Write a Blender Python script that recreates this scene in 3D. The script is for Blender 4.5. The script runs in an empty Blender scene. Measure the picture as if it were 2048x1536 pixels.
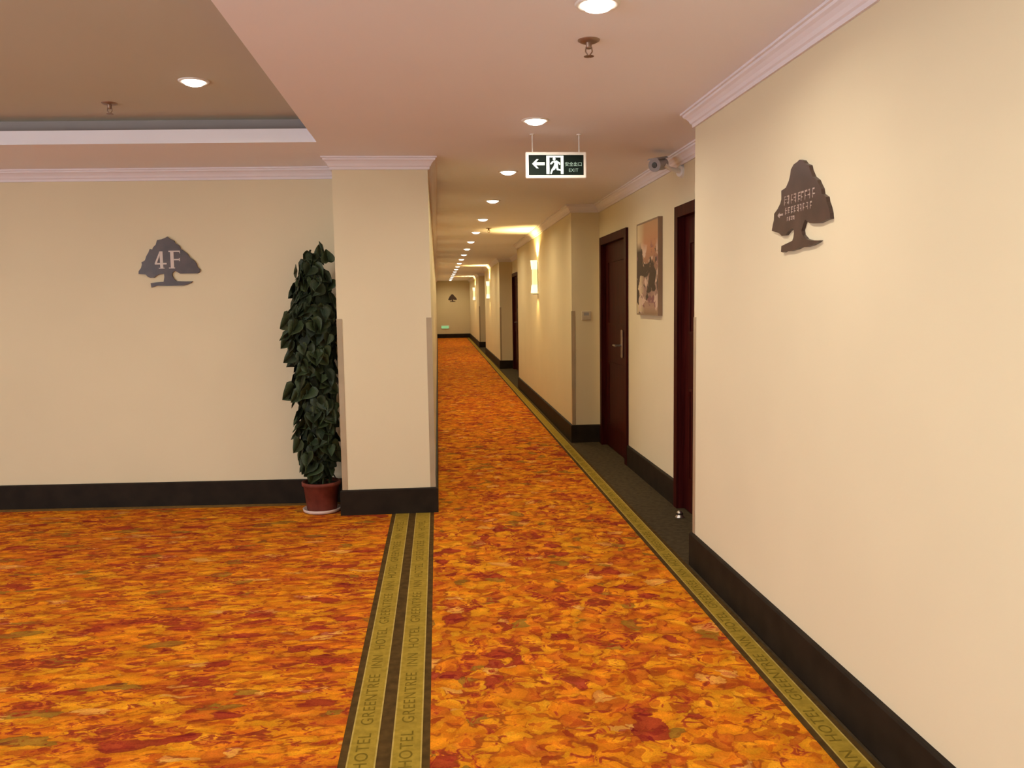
import bpy, bmesh, math, random
from mathutils import Vector, Matrix
random.seed(7)
scn = bpy.context.scene
COL = scn.collection

# ---------------------------------------------------------------- camera
cam = bpy.data.cameras.new('camera')
cam.sensor_width = 36.0
cam.lens = 1683.0 / 2048.0 * 36.0
cam.clip_start = 0.05
cam.clip_end = 200
camo = bpy.data.objects.new('camera', cam)
COL.objects.link(camo)
_r = Vector((0.99602285, -0.08779509, -0.01518219))
_u = Vector((0.02346564, 0.09410204, 0.99528597))
_f = Vector((0.08595255, 0.99168383, -0.09578795))
_m = Matrix((_r, _u, -_f)).transposed().to_4x4()
_m.translation = Vector((0, 0, 1.45))
camo.matrix_world = _m
scn.camera = camo

# ---------------------------------------------------------------- world, exposure
DAYLIGHT = 11.5
wd = bpy.data.worlds.new('world')
scn.world = wd
wd.use_nodes = True
wd.node_tree.nodes['Background'].inputs[0].default_value = (0.84, 0.93, 1.06, 1)   # even daylight outside the unseen window added for cool light
wd.node_tree.nodes['Background'].inputs[1].default_value = DAYLIGHT
vs = scn.view_settings
vs.view_transform = 'Standard'
vs.look = 'None'
vs.gamma = 1.0
vs.use_curve_mapping = False
vs.exposure = 0.0
# light paths: a plain interior needs few bounces
scn.cycles.max_bounces = 4
scn.cycles.diffuse_bounces = 4
scn.cycles.glossy_bounces = 2
scn.cycles.transmission_bounces = 2
scn.cycles.adaptive_threshold = 0.1
CORRIDOR_W = 10.4          # watts of one corridor downlight
LOBBY_W = 9.6             # watts of one lobby downlight
CORRIDOR_COL = (1.0, 0.84, 0.54)
LOBBY_COL = (1.0, 0.91, 0.80)
SCONCE_COL = (1.0, 0.64, 0.20)
# daylight portal in the added window opening of the lobby's far left wall
_pd = bpy.data.lights.new('added_window_portal', 'AREA'); _pd.shape = 'RECTANGLE'; _pd.size = 5.6; _pd.size_y = 1.75
_pd.cycles.is_portal = True
_po = bpy.data.objects.new('added_window_portal', _pd); COL.objects.link(_po)
_po.location = (-7.05, -0.8, 1.375); _po.rotation_euler = (math.radians(90), 0, math.radians(-90))

# ---------------------------------------------------------------- dimensions (metres)
CEIL = 2.43                # low ceiling
TRAY = 2.59                # raised lobby ceiling
XR = 1.366                 # corridor right wall
XN = 1.655                 # right wall inside the door recesses
XL = -0.045                # corridor left wall
PX0, PY0 = -0.68, 5.79     # pillar left face, pillar front face
YEND = 36.0
def wall_left_y(x): return 6.20 - 0.055 * (x - PX0)
RECESS = [(4.41, 8.55), (14.35, 18.6), (24.3, 27.9)]

# ================================================================ materials
def nt(name):
    m = bpy.data.materials.new(name)
    m.use_nodes = True
    t = m.node_tree
    return m, t, t.nodes['Principled BSDF']
def node(t, kind, **kw):
    n = t.nodes.new(kind)
    for k, v in kw.items():
        if k.startswith('i_'):
            key = k[2:]
            key = int(key) if key.isdigit() else key.replace('_', ' ')
            n.inputs[key].default_value = v
        else:
            setattr(n, k, v)
    return n
def ramp(t, stops, interp='LINEAR'):
    n = t.nodes.new('ShaderNodeValToRGB')
    cr = n.color_ramp
    cr.interpolation = interp
    while len(cr.elements) < len(stops):
        cr.elements.new(0.5)
    for e, (p, c) in zip(cr.elements, stops):
        e.position = p
        e.color = (c[0], c[1], c[2], 1)
    return n
def mat(name, col, rough=0.6, metal=0.0, var=0.06, scale=6.0, bump=0.0, bscale=200.0, spec=0.5, coat=0.0, emit=None, estr=0.0):
    m, t, b = nt(name)
    co = node(t, 'ShaderNodeTexCoord')
    nz = node(t, 'ShaderNodeTexNoise', i_Scale=scale, i_Detail=2.0)
    t.links.new(co.outputs['Object'], nz.inputs['Vector'])
    rp = ramp(t, [(0.3, [c * (1 - var) for c in col]), (0.7, [min(1, c * (1 + var)) for c in col])])
    t.links.new(nz.outputs['Fac'], rp.inputs[0])
    t.links.new(rp.outputs[0], b.inputs['Base Color'])
    b.inputs['Roughness'].default_value = rough
    b.inputs['Metallic'].default_value = metal
    b.inputs['Specular IOR Level'].default_value = spec
    b.inputs['Coat Weight'].default_value = coat
    if bump > 0:
        n2 = node(t, 'ShaderNodeTexNoise', i_Scale=bscale, i_Detail=2.0)
        t.links.new(co.outputs['Object'], n2.inputs['Vector'])
        bp = node(t, 'ShaderNodeBump', i_Strength=bump, i_Distance=0.002)
        t.links.new(n2.outputs['Fac'], bp.inputs['Height'])
        t.links.new(bp.outputs[0], b.inputs['Normal'])
    if emit:
        b.inputs['Emission Color'].default_value = (*emit, 1)
        b.inputs['Emission Strength'].default_value = estr
    return m

M = {}
M['wall'] = mat('cream wallpaper', (0.725, 0.632, 0.43), 0.75, var=0.02, scale=1.5, spec=0.25)
M['ceiling'] = mat('ceiling paint', (0.84, 0.83, 0.89), 0.85, var=0.015, scale=1.0, spec=0.2)
M['trayshade'] = mat('ceiling paint with tray shade', (0.54, 0.53, 0.44), 0.85, var=0.015, scale=1.0, spec=0.2)  # ceiling paint darkened to carry the dimness of the raised tray
M['coveshade'] = mat('cove paint with shade in colour', (0.36, 0.30, 0.28), 0.8, var=0.03)  # shade of the set-back cove put into its colour
M['crown'] = mat('crown plaster', (0.78, 0.73, 0.76), 0.6, var=0.015, spec=0.3)
M['base'] = mat('dark baseboard', (0.020, 0.013, 0.008), 0.6, var=0.25, scale=9, spec=0.12)
M['darkfloor'] = mat('dark olive carpet', (0.068, 0.050, 0.027), 0.95, var=0.22, scale=30, spec=0.05)
M['bordertrim'] = mat('brown carpet edge', (0.075, 0.042, 0.012), 0.95, var=0.25, scale=25, spec=0.05)
M['gold'] = mat('olive gold carpet', (0.30, 0.20, 0.026), 0.95, var=0.16, scale=40, spec=0.05)
M['wallborder'] = mat('brown carpet wall border', (0.20, 0.115, 0.035), 0.95, var=0.2, scale=40, spec=0.05)
M['goldedge'] = mat('pale gold yarn', (0.42, 0.30, 0.075), 0.95, var=0.12, scale=40, spec=0.05)
M['letter'] = mat('dark olive yarn', (0.16, 0.108, 0.013), 0.95, var=0.2, scale=60, spec=0.05)
M['wood'] = None
M['steel'] = mat('brushed steel', (0.62, 0.60, 0.57), 0.32, metal=1.0, var=0.05, scale=40)
M['brass'] = mat('dark bronze sprinkler metal', (0.33, 0.22, 0.16), 0.4, metal=0.7, var=0.08, scale=40)
M['guard'] = mat('grey plastic corner guard', (0.40, 0.31, 0.20), 0.3, var=0.06, scale=5, spec=0.6, coat=0.2)
M['panel'] = mat('beige plastic', (0.60, 0.51, 0.38), 0.45, var=0.03)
M['bouncefloor'] = mat('pale added bounce floor', (0.72, 0.71, 0.70), 0.4, var=0.06, scale=2.5)
M['addedwinframe'] = mat('white added window frame', (0.75, 0.74, 0.72), 0.5, var=0.02)
M['white'] = mat('white plastic', (0.78, 0.76, 0.72), 0.4, var=0.02, spec=0.4)
M['camgrey'] = mat('grey painted metal', (0.36, 0.34, 0.34), 0.4, var=0.05, spec=0.5)
M['lens'] = mat('black glass', (0.01, 0.008, 0.008), 0.08, var=0.0, spec=0.7)
M['signbrown'] = mat('dark brown sign board', (0.062, 0.031, 0.024), 0.34, var=0.25, scale=14, spec=0.5)
M['signtext'] = mat('pale sign lettering', (0.62, 0.52, 0.45), 0.5, var=0.03)
M['signfaint'] = mat('worn sign lettering', (0.40, 0.30, 0.25), 0.5, var=0.25, scale=60)
M['exitboard'] = mat('exit sign board', (0.008, 0.014, 0.010), 0.6, var=0.2, spec=0.08)
M['exitwhite'] = mat('lit exit legend', (0.8, 0.85, 0.8), 0.5, var=0.0, emit=(0.80, 1.0, 0.86), estr=0.55)
M['exitfaint'] = mat('dim exit lettering', (0.3, 0.4, 0.34), 0.5, var=0.0, emit=(0.45, 0.75, 0.58), estr=0.22)
M['exitframe'] = mat('exit sign casing', (0.86, 0.80, 0.70), 0.45, var=0.02, emit=(1.0, 0.92, 0.78), estr=0.03)
M['greenlit'] = mat('lit green sign face', (0.25, 0.7, 0.35), 0.5, var=0.0, emit=(0.42, 0.85, 0.42), estr=0.4)
M['bulb'] = mat('lit lamp lens', (1, 0.95, 0.85), 0.5, var=0.0, emit=(1.0, 0.94, 0.80), estr=6.0)
M['sconceglass'] = mat('lit frosted sconce glass', (1, 0.9, 0.6), 0.5, var=0.0, emit=(1.0, 0.78, 0.30), estr=1.0)
M['sconcehot'] = mat('bright sconce glass end', (1, 0.95, 0.75), 0.5, var=0.0, emit=(1.0, 0.86, 0.48), estr=1.5)
M['pot'] = mat('red brown plastic pot', (0.16, 0.036, 0.022), 0.6, var=0.3, scale=12, spec=0.2)
M['saucer'] = mat('pale saucer', (0.62, 0.48, 0.42), 0.5, var=0.05)
M['soil'] = mat('dark soil', (0.02, 0.014, 0.01), 0.95, var=0.4, scale=60, bump=1.0, bscale=80)
M['moss'] = mat('coir moss pole', (0.035, 0.024, 0.014), 0.95, var=0.35, scale=60, bump=1.0, bscale=120)
M['stem'] = mat('green stem', (0.05, 0.075, 0.02), 0.6, var=0.2)
M['leafA'] = mat('dark green leaf', (0.022, 0.034, 0.014), 0.5, var=0.4, scale=16, spec=0.28)
M['leafB'] = mat('mid green leaf', (0.034, 0.050, 0.018), 0.5, var=0.4, scale=16, spec=0.28)
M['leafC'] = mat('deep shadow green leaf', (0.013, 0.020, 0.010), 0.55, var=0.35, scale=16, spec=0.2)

def wood_mat():
    m, t, b = nt('mahogany door veneer')
    co = node(t, 'ShaderNodeTexCoord')
    mp = node(t, 'ShaderNodeMapping')
    mp.inputs['Scale'].default_value = (14, 14, 0.9)
    t.links.new(co.outputs['Object'], mp.inputs['Vector'])
    nz = node(t, 'ShaderNodeTexNoise', i_Scale=2.2, i_Detail=7.0, i_Distortion=1.2)
    t.links.new(mp.outputs[0], nz.inputs['Vector'])
    rp = ramp(t, [(0.3, (0.024, 0.0030, 0.0034)), (0.55, (0.046, 0.0058, 0.0052)), (0.75, (0.070, 0.010, 0.008))])
    t.links.new(nz.outputs['Fac'], rp.inputs[0])
    t.links.new(rp.outputs[0], b.inputs['Base Color'])
    b.inputs['Roughness'].default_value = 0.42
    b.inputs['Specular IOR Level'].default_value = 0.05
    return m
M['wood'] = wood_mat()

def carpet_mat(name, rot, stretch, red_lo, red_hi, scale):
    """orange petal carpet: warped voronoi petals, crimson and olive patches"""
    m, t, b = nt(name)
    L = t.links.new
    co = node(t, 'ShaderNodeTexCoord')
    mp = node(t, 'ShaderNodeMapping')
    mp.inputs['Rotation'].default_value = (0, 0, rot)
    mp.inputs['Scale'].default_value = (1.0, stretch, 1.0)
    L(co.outputs['Object'], mp.inputs['Vector'])
    def warp(sc, amt, src):
        n = node(t, 'ShaderNodeTexNoise', i_Scale=sc, i_Detail=1.0)
        L(src, n.inputs['Vector'])
        s = node(t, 'ShaderNodeVectorMath', operation='SUBTRACT')
        L(n.outputs['Color'], s.inputs[0]); s.inputs[1].default_value = (0.5, 0.5, 0.5)
        k = node(t, 'ShaderNodeVectorMath', operation='SCALE'); k.inputs['Scale'].default_value = amt
        L(s.outputs[0], k.inputs[0])
        a = node(t, 'ShaderNodeVectorMath', operation='ADD')
        L(src, a.inputs[0]); L(k.outputs[0], a.inputs[1])
        return a.outputs[0]
    w1 = warp(9.0, 0.10, mp.outputs[0])
    w2 = warp(30.0, 0.040, w1)
    # petals
    v1 = node(t, 'ShaderNodeTexVoronoi', feature='F1', i_Scale=scale)
    L(w2, v1.inputs['Vector'])
    sep = node(t, 'ShaderNodeSeparateColor')
    L(v1.outputs['Color'], sep.inputs[0])
    OR, GO, O2, DO, AP, OL, RE = (0.68, 0.225, 0.009), (0.69, 0.268, 0.011), (0.65, 0.190, 0.010), (0.54, 0.135, 0.011), (0.70, 0.31, 0.05), (0.33, 0.150, 0.016), (0.34, 0.050, 0.014)
    pal = ramp(t, [(0.0, OR), (0.28, GO), (0.52, O2), (0.72, DO), (0.875, AP), (0.91, OL), (0.955, RE)], 'CONSTANT')
    L(sep.outputs[0], pal.inputs[0])
    # smaller overlapping petals shade the big ones
    vs2 = node(t, 'ShaderNodeTexVoronoi', feature='F1', i_Scale=scale * 2.3)
    L(w2, vs2.inputs['Vector'])
    sp2 = node(t, 'ShaderNodeSeparateColor'); L(vs2.outputs['Color'], sp2.inputs[0])
    p2 = ramp(t, [(0.0, (1.0, 1.0, 1.0)), (0.30, (1.08, 1.10, 1.1)), (0.55, (0.92, 0.80, 0.9)), (0.72, (0.80, 0.58, 0.9)), (0.86, (1.10, 1.22, 1.5)), (0.94, (0.62, 0.36, 0.9))], 'CONSTANT')
    L(sp2.outputs[0], p2.inputs[0])
    pm = node(t, 'ShaderNodeVectorMath', operation='MULTIPLY'); L(pal.outputs[0], pm.inputs[0]); L(p2.outputs[0], pm.inputs[1])
    # dark petal outlines, broken up
    ve = node(t, 'ShaderNodeTexVoronoi', feature='DISTANCE_TO_EDGE', i_Scale=scale)
    L(w2, ve.inputs['Vector'])
    nm = node(t, 'ShaderNodeTexNoise', i_Scale=16.0, i_Detail=2.0)
    L(mp.outputs[0], nm.inputs['Vector'])
    thr = node(t, 'ShaderNodeMapRange'); thr.inputs[1].default_value = 0.46; thr.inputs[2].default_value = 0.74
    thr.inputs[3].default_value = 0.0; thr.inputs[4].default_value = 0.16
    L(nm.outputs['Fac'], thr.inputs[0])
    df = node(t, 'ShaderNodeMath', operation='SUBTRACT'); L(thr.outputs[0], df.inputs[0]); L(ve.outputs['Distance'], df.inputs[1])
    lt = node(t, 'ShaderNodeMapRange'); lt.inputs[1].default_value = 0.0; lt.inputs[2].default_value = 0.05
    L(df.outputs[0], lt.inputs[0])
    # light heart and darker rim woven into each petal
    pr = node(t, 'ShaderNodeMapRange'); pr.inputs[1].default_value = 0.05; pr.inputs[2].default_value = 0.75
    pr.inputs[3].default_value = 1.12; pr.inputs[4].default_value = 0.72
    L(v1.outputs['Distance'], pr.inputs[0])
    mul = node(t, 'ShaderNodeVectorMath', operation='SCALE')
    L(pm.outputs[0], mul.inputs[0]); L(pr.outputs[0], mul.inputs['Scale'])
    # crimson leaf clusters: fine streaks gathered by a coarse cluster field
    nc = node(t, 'ShaderNodeTexNoise', i_Scale=3.6, i_Detail=2.0, i_Roughness=0.5)
    L(mp.outputs[0], nc.inputs['Vector'])
    nf = node(t, 'ShaderNodeTexNoise', i_Scale=15.0, i_Detail=3.0, i_Roughness=0.6, i_Distortion=1.4)
    L(w1, nf.inputs['Vector'])
    cm = node(t, 'ShaderNodeMath', operation='MULTIPLY'); cm.inputs[1].default_value = 0.75
    L(nc.outputs['Fac'], cm.inputs[0])
    sm = node(t, 'ShaderNodeMath', operation='ADD'); L(cm.outputs[0], sm.inputs[0]); L(nf.outputs['Fac'], sm.inputs[1])
    rm = node(t, 'ShaderNodeMapRange'); rm.inputs[1].default_value = red_lo; rm.inputs[2].default_value = red_hi
    rm.interpolation_type = 'SMOOTHSTEP'
    L(sm.outputs[0], rm.inputs[0])
    redp = ramp(t, [(0.0, (0.42, 0.075, 0.014)), (0.45, (0.33, 0.038, 0.014)), (1.0, (0.19, 0.020, 0.010))])
    L(rm.outputs[0], redp.inputs[0])
    rk = node(t, 'ShaderNodeMapRange'); rk.inputs[1].default_value = 0.0; rk.inputs[2].default_value = 0.35; rk.inputs[4].default_value = 0.9
    L(rm.outputs[0], rk.inputs[0])
    mx1 = node(t, 'ShaderNodeMix', data_type='RGBA')
    L(rk.outputs[0], mx1.inputs[0]); L(mul.outputs[0], mx1.inputs[6]); L(redp.outputs[0], mx1.inputs[7])
    mx2 = node(t, 'ShaderNodeMix', data_type='RGBA')
    k9 = node(t, 'ShaderNodeMath', operation='MULTIPLY'); k9.inputs[1].default_value = 0.8
    L(lt.outputs[0], k9.inputs[0]); L(k9.outputs[0], mx2.inputs[0])
    L(mx1.outputs[2], mx2.inputs[6]); mx2.inputs[7].default_value = (0.26, 0.050, 0.008, 1)
    # fine yarn speckle
    ny = node(t, 'ShaderNodeTexNoise', i_Scale=190.0, i_Detail=2.0)
    L(co.outputs['Object'], ny.inputs['Vector'])
    yr = node(t, 'ShaderNodeMapRange'); yr.inputs[1].default_value = 0.3; yr.inputs[2].default_value = 0.7
    yr.inputs[3].default_value = 0.86; yr.inputs[4].default_value = 1.14
    L(ny.outputs['Fac'], yr.inputs[0])
    ms = node(t, 'ShaderNodeVectorMath', operation='SCALE')
    L(mx2.outputs[2], ms.inputs[0]); L(yr.outputs[0], ms.inputs['Scale'])
    L(ms.outputs[0], b.inputs['Base Color'])
    b.inputs['Roughness'].default_value = 0.95
    b.inputs['Specular IOR Level'].default_value = 0.05
    return m
M['carpetC'] = carpet_mat('orange petal carpet', 0.15, 1.1, 0.945, 1.14, 12.0)
M['carpetL'] = carpet_mat('orange leaf carpet', -1.12, 2.4, 0.915, 1.11, 7.8)

def picture_mat():
    m, t, b = nt('printed canvas')
    L = t.links.new
    co = node(t, 'ShaderNodeTexCoord')
    sp = node(t, 'ShaderNodeSeparateXYZ'); L(co.outputs['Object'], sp.inputs[0])
    base = ramp(t, [(0.0, (0.22, 0.13, 0.06)), (0.08, (0.34, 0.20, 0.13)), (0.30, (0.27, 0.16, 0.13)), (0.52, (0.24, 0.12, 0.07)), (0.72, (0.42, 0.18, 0.085)), (1.0, (0.44, 0.25, 0.12))])
    mr = node(t, 'ShaderNodeMapRange'); mr.inputs[1].default_value = 0.0; mr.inputs[2].default_value = 0.725
    L(sp.outputs[2], mr.inputs[0]); L(mr.outputs[0], base.inputs[0])
    # pale ground towards the far edge, dark vessel shapes and rosy blotches below
    gy = node(t, 'ShaderNodeMapRange'); gy.inputs[1].default_value = 0.42; gy.inputs[2].default_value = 0.60
    L(sp.outputs[1], gy.inputs[0])
    g0 = node(t, 'ShaderNodeMix', data_type='RGBA')
    L(gy.outputs[0], g0.inputs[0]); L(base.outputs[0], g0.inputs[6]); g0.inputs[7].default_value = (0.60, 0.47, 0.27, 1)
    cur = g0.outputs[2]
    for (sc, sy, sz, lo_, hi_, c) in ((1.6, 3.0, 6.5, 0.55, 0.60, (0.20, 0.075, 0.08)), (2.1, 3.4, 5.0, 0.54, 0.57, (0.55, 0.38, 0.29)), (1.2, 4.0, 6.0, 0.50, 0.53, (0.040, 0.018, 0.010))):
        mp = node(t, 'ShaderNodeMapping'); mp.inputs['Scale'].default_value = (1, sy, sz); mp.inputs['Location'].default_value = (sc * 3.1, sc, 2 * sc)
        L(co.outputs['Object'], mp.inputs['Vector'])
        nz = node(t, 'ShaderNodeTexNoise', i_Scale=sc, i_Detail=3.0, i_Distortion=0.5)
        L(mp.outputs[0], nz.inputs['Vector'])
        mask = node(t, 'ShaderNodeMapRange'); mask.inputs[1].default_value = lo_; mask.inputs[2].default_value = hi_
        L(nz.outputs['Fac'], mask.inputs[0])
        zm = node(t, 'ShaderNodeMapRange'); zm.inputs[1].default_value = 0.58; zm.inputs[2].default_value = 0.50
        L(sp.outputs[2], zm.inputs[0])
        mm = node(t, 'ShaderNodeMath', operation='MULTIPLY'); L(mask.outputs[0], mm.inputs[0]); L(zm.outputs[0], mm.inputs[1])
        mx = node(t, 'ShaderNodeMix', data_type='RGBA')
        L(mm.outputs[0], mx.inputs[0]); L(cur, mx.inputs[6]); mx.inputs[7].default_value = (*c, 1)
        cur = mx.outputs[2]
    L(mx.outputs[2], b.inputs['Base Color'])
    b.inputs['Roughness'].default_value = 0.6
    return m
M['picture'] = picture_mat()

# ================================================================ mesh helpers
def mesh_obj(name, bm, m, parent=None, loc=None, smooth=False):
    bmesh.ops.recalc_face_normals(bm, faces=bm.faces)
    me = bpy.data.meshes.new(name)
    bm.to_mesh(me); bm.free()
    if smooth:
        for p in me.polygons: p.use_smooth = True
    mats = m if isinstance(m, (list, tuple)) else [m]
    for k in mats: me.materials.append(k)
    o = bpy.data.objects.new(name, me)
    COL.objects.link(o)
    if parent: o.parent = parent
    if loc: o.location = loc
    return o
def box(bm, x0, x1, y0, y1, z0, z1, bev=0.0):
    vs_ = [bm.verts.new((x, y, z)) for z in (z0, z1) for y in (y0, y1) for x in (x0, x1)]
    fs = [bm.faces.new([vs_[i] for i in q]) for q in ((0, 2, 3, 1), (4, 5, 7, 6), (0, 1, 5, 4), (2, 6, 7, 3), (0, 4, 6, 2), (1, 3, 7, 5))]
    if bev > 0:
        es = list({e for f in fs for e in f.edges})
        bmesh.ops.bevel(bm, geom=es, offset=bev, segments=2, affect='EDGES', profile=0.5)
def B(*a, bev=0.0):
    bm = bmesh.new(); box(bm, *a, bev=bev); return bm
def prism(bm, pts, a0, a1, plane='XY'):
    """extrude a closed 2-D outline; plane tells which axes the outline lies in"""
    def P(u, v, w):
        return {'XY': (u, v, w), 'XZ': (u, w, v), 'YZ': (w, u, v)}[plane]
    lo = [bm.verts.new(P(u, v, a0)) for u, v in pts]
    hi = [bm.verts.new(P(u, v, a1)) for u, v in pts]
    n = len(pts)
    f1 = bm.faces.new(lo); f2 = bm.faces.new(hi)
    for i in range(n):
        bm.faces.new((lo[i], lo[(i + 1) % n], hi[(i + 1) % n], hi[i]))
    f1.normal_update(); f2.normal_update()
    bmesh.ops.triangulate(bm, faces=[f1, f2])
def lathe(bm, prof, seg=24, c=(0, 0, 0)):
    """revolve (r, z) profile about the vertical axis"""
    rings = []
    for r, z in prof:
        if r < 1e-6: rings.append([bm.verts.new((c[0], c[1], c[2] + z))])
        else: rings.append([bm.verts.new((c[0] + r * math.cos(2 * math.pi * i / seg), c[1] + r * math.sin(2 * math.pi * i / seg), c[2] + z)) for i in range(seg)])
    for a, b in zip(rings, rings[1:]):
        if len(a) == 1 and len(b) == 1: continue
        for i in range(seg):
            j = (i + 1) % seg
            if len(a) == 1: bm.faces.new((a[0], b[i], b[j]))
            elif len(b) == 1: bm.faces.new((a[i], b[0], a[j]))
            else: bm.faces.new((a[i], b[i], b[j], a[j]))
def tube(bm, p, q, r0, r1=None, seg=12):
    r1 = r0 if r1 is None else r1
    p, q = Vector(p), Vector(q)
    d = (q - p).normalized()
    a = d.orthogonal().normalized(); b = d.cross(a)
    A = [bm.verts.new(p + (a * math.cos(2 * math.pi * i / seg) + b * math.sin(2 * math.pi * i / seg)) * r0) for i in range(seg)]
    Bq = [bm.verts.new(q + (a * math.cos(2 * math.pi * i / seg) + b * math.sin(2 * math.pi * i / seg)) * r1) for i in range(seg)]
    bm.faces.new(A); bm.faces.new(Bq)
    for i in range(seg):
        j = (i + 1) % seg
        bm.faces.new((A[i], A[j], Bq[j], Bq[i]))
def sweep(bm, path, prof):
    """run a (offset from wall, z) profile along a wall line; the room lies left of the direction of travel"""
    P = [Vector(p) for p in path]
    def nrm(a, b):
        d = (b - a).normalized(); return Vector((-d.y, d.x))
    rings = []
    for i, p in enumerate(P):
        if i == 0: mv = nrm(P[0], P[1])
        elif i == len(P) - 1: mv = nrm(P[-2], P[-1])
        else:
            n1, n2 = nrm(P[i - 1], p), nrm(p, P[i + 1])
            s = n1 + n2; mv = s * (2.0 / s.dot(s))
        rings.append([bm.verts.new((p.x + mv.x * o, p.y + mv.y * o, z)) for o, z in prof])
    k = len(prof)
    for a, b in zip(rings, rings[1:]):
        for i in range(k):
            j = (i + 1) % k
            bm.faces.new((a[i], a[j], b[j], b[i]))
    bm.faces.new(rings[0]); bm.faces.new(rings[-1])
def text_mesh(s, size, m, name, parent, mtx, extrude=0.0004, spacing=1.0, align='CENTER'):
    cu = bpy.data.curves.new(name, 'FONT')
    cu.body = s; cu.size = size; cu.extrude = extrude; cu.align_x = align; cu.align_y = 'CENTER'; cu.space_character = spacing
    o = bpy.data.objects.new(name, cu); COL.objects.link(o)
    dg = bpy.context.evaluated_depsgraph_get()
    me = bpy.data.meshes.new_from_object(o.evaluated_get(dg))
    bpy.data.objects.remove(o); bpy.data.curves.remove(cu)
    me.transform(mtx)
    me.materials.clear(); me.materials.append(m)
    me.name = name
    r = bpy.data.objects.new(name, me); COL.objects.link(r)
    if parent: r.parent = parent
    return r
def tag(o, label=None, cat=None, group=None, kind=None):
    if label: o['label'] = label
    if cat: o['category'] = cat
    if group: o['group'] = group
    if kind: o['kind'] = kind
    return o
def thing(name, label, cat, loc=(0, 0, 0), rz=0.0, group=None):
    o = bpy.data.objects.new(name, None); COL.objects.link(o)
    o.empty_display_size = 0.1
    o.location = loc; o.rotation_euler = (0, 0, rz)
    return tag(o, label, cat, group)
def struct(name, bm, m, label, cat, parent=None):
    o = mesh_obj(name, bm, m, parent)
    return tag(o, label, cat, kind='structure')
def child_copy(src, parent):
    c = src.copy(); COL.objects.link(c); c.parent = parent
    for g in list(src.children):
        child_copy(g, c)
    return c

CY0 = 0.9                  # carpets start here
# ================================================================ setting: floor and ceiling
bm = bmesh.new(); box(bm, -7.3, 2.4, -4.3, YEND + 0.3, -0.12, 0.0)
struct('floor', bm, M['darkfloor'], 'dark olive brown floor along the right wall and in the door recesses', 'floor')
bm = bmesh.new(); box(bm, -6.98, 1.34, -3.98, CY0, 0.0, 0.006)
struct('floor_bounce', bm, M['bouncefloor'], 'unseen pale floor behind the viewer, added to bounce light', 'floor')  # unseen pale floor, added to bounce neutral light onto the ceiling

def tray_y(x): return 5.25 - 0.055 * (x + 0.70)
bm = bmesh.new()
TX0, TY0 = -6.2, -2.2
prism(bm, [(-0.70, -4.3), (2.4, -4.3), (2.4, YEND + 0.3), (-0.70, YEND + 0.3)], CEIL, CEIL + 0.08)
prism(bm, [(-0.70, tray_y(-0.70)), (-0.70, 7.2), (-7.3, 7.2), (-7.3, tray_y(-7.3))], CEIL, CEIL + 0.08)
prism(bm, [(-7.3, TY0), (TX0, TY0), (TX0, tray_y(TX0)), (-7.3, tray_y(-7.3))], CEIL, CEIL + 0.08)
prism(bm, [(-7.3, -4.3), (-0.70, -4.3), (-0.70, TY0), (-7.3, TY0)], CEIL, CEIL + 0.08)
# cove set back above the lip, then the raised panel
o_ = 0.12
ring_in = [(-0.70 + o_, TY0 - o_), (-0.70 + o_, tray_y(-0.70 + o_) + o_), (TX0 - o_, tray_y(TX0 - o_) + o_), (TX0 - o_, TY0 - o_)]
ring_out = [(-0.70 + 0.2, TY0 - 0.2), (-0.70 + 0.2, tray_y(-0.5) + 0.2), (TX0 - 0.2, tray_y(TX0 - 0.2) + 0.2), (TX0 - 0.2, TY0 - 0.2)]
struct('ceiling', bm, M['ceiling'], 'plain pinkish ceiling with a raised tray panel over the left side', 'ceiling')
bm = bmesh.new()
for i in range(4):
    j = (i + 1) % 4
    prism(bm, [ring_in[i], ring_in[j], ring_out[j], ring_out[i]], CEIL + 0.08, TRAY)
struct('trim_3', bm, M['coveshade'], 'cove band set back above the tray lip, shade put into its colour', 'moulding')
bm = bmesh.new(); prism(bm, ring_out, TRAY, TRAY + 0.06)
struct('ceiling_tray', bm, M['trayshade'], 'raised panel of the tray ceiling over the left side, shade put into its colour', 'ceiling')

# ================================================================ setting: walls
WH = CEIL
DOORS = [  # (y0, y1, niche top)
    (4.62, 5.74), (7.24, 8.44), (17.3, 18.5), (26.6, 27.8)]
DT = 2.085
path = [(XR, -4.0)]
for (a, b_) in RECESS:
    path += [(XR, a), (XN, a)]
    for d0, d1 in DOORS:
        if a < d0 < b_:
            path += [(XN, d0), (XN + 0.09, d0), (XN + 0.09, d1), (XN, d1)]
    path += [(XN, b_), (XR, b_)]
path += [(XR, YEND)]
bm = bmesh.new()
prism(bm, path + [(2.3, YEND), (2.3, -4.0)], 0, WH)
for d0, d1 in DOORS:
    box(bm, XN, XN + 0.09, d0, d1, DT, WH)
wall_r = struct('wall_right', bm, M['wall'], 'cream right hand wall stepping back at the door recesses', 'wall')

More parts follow.
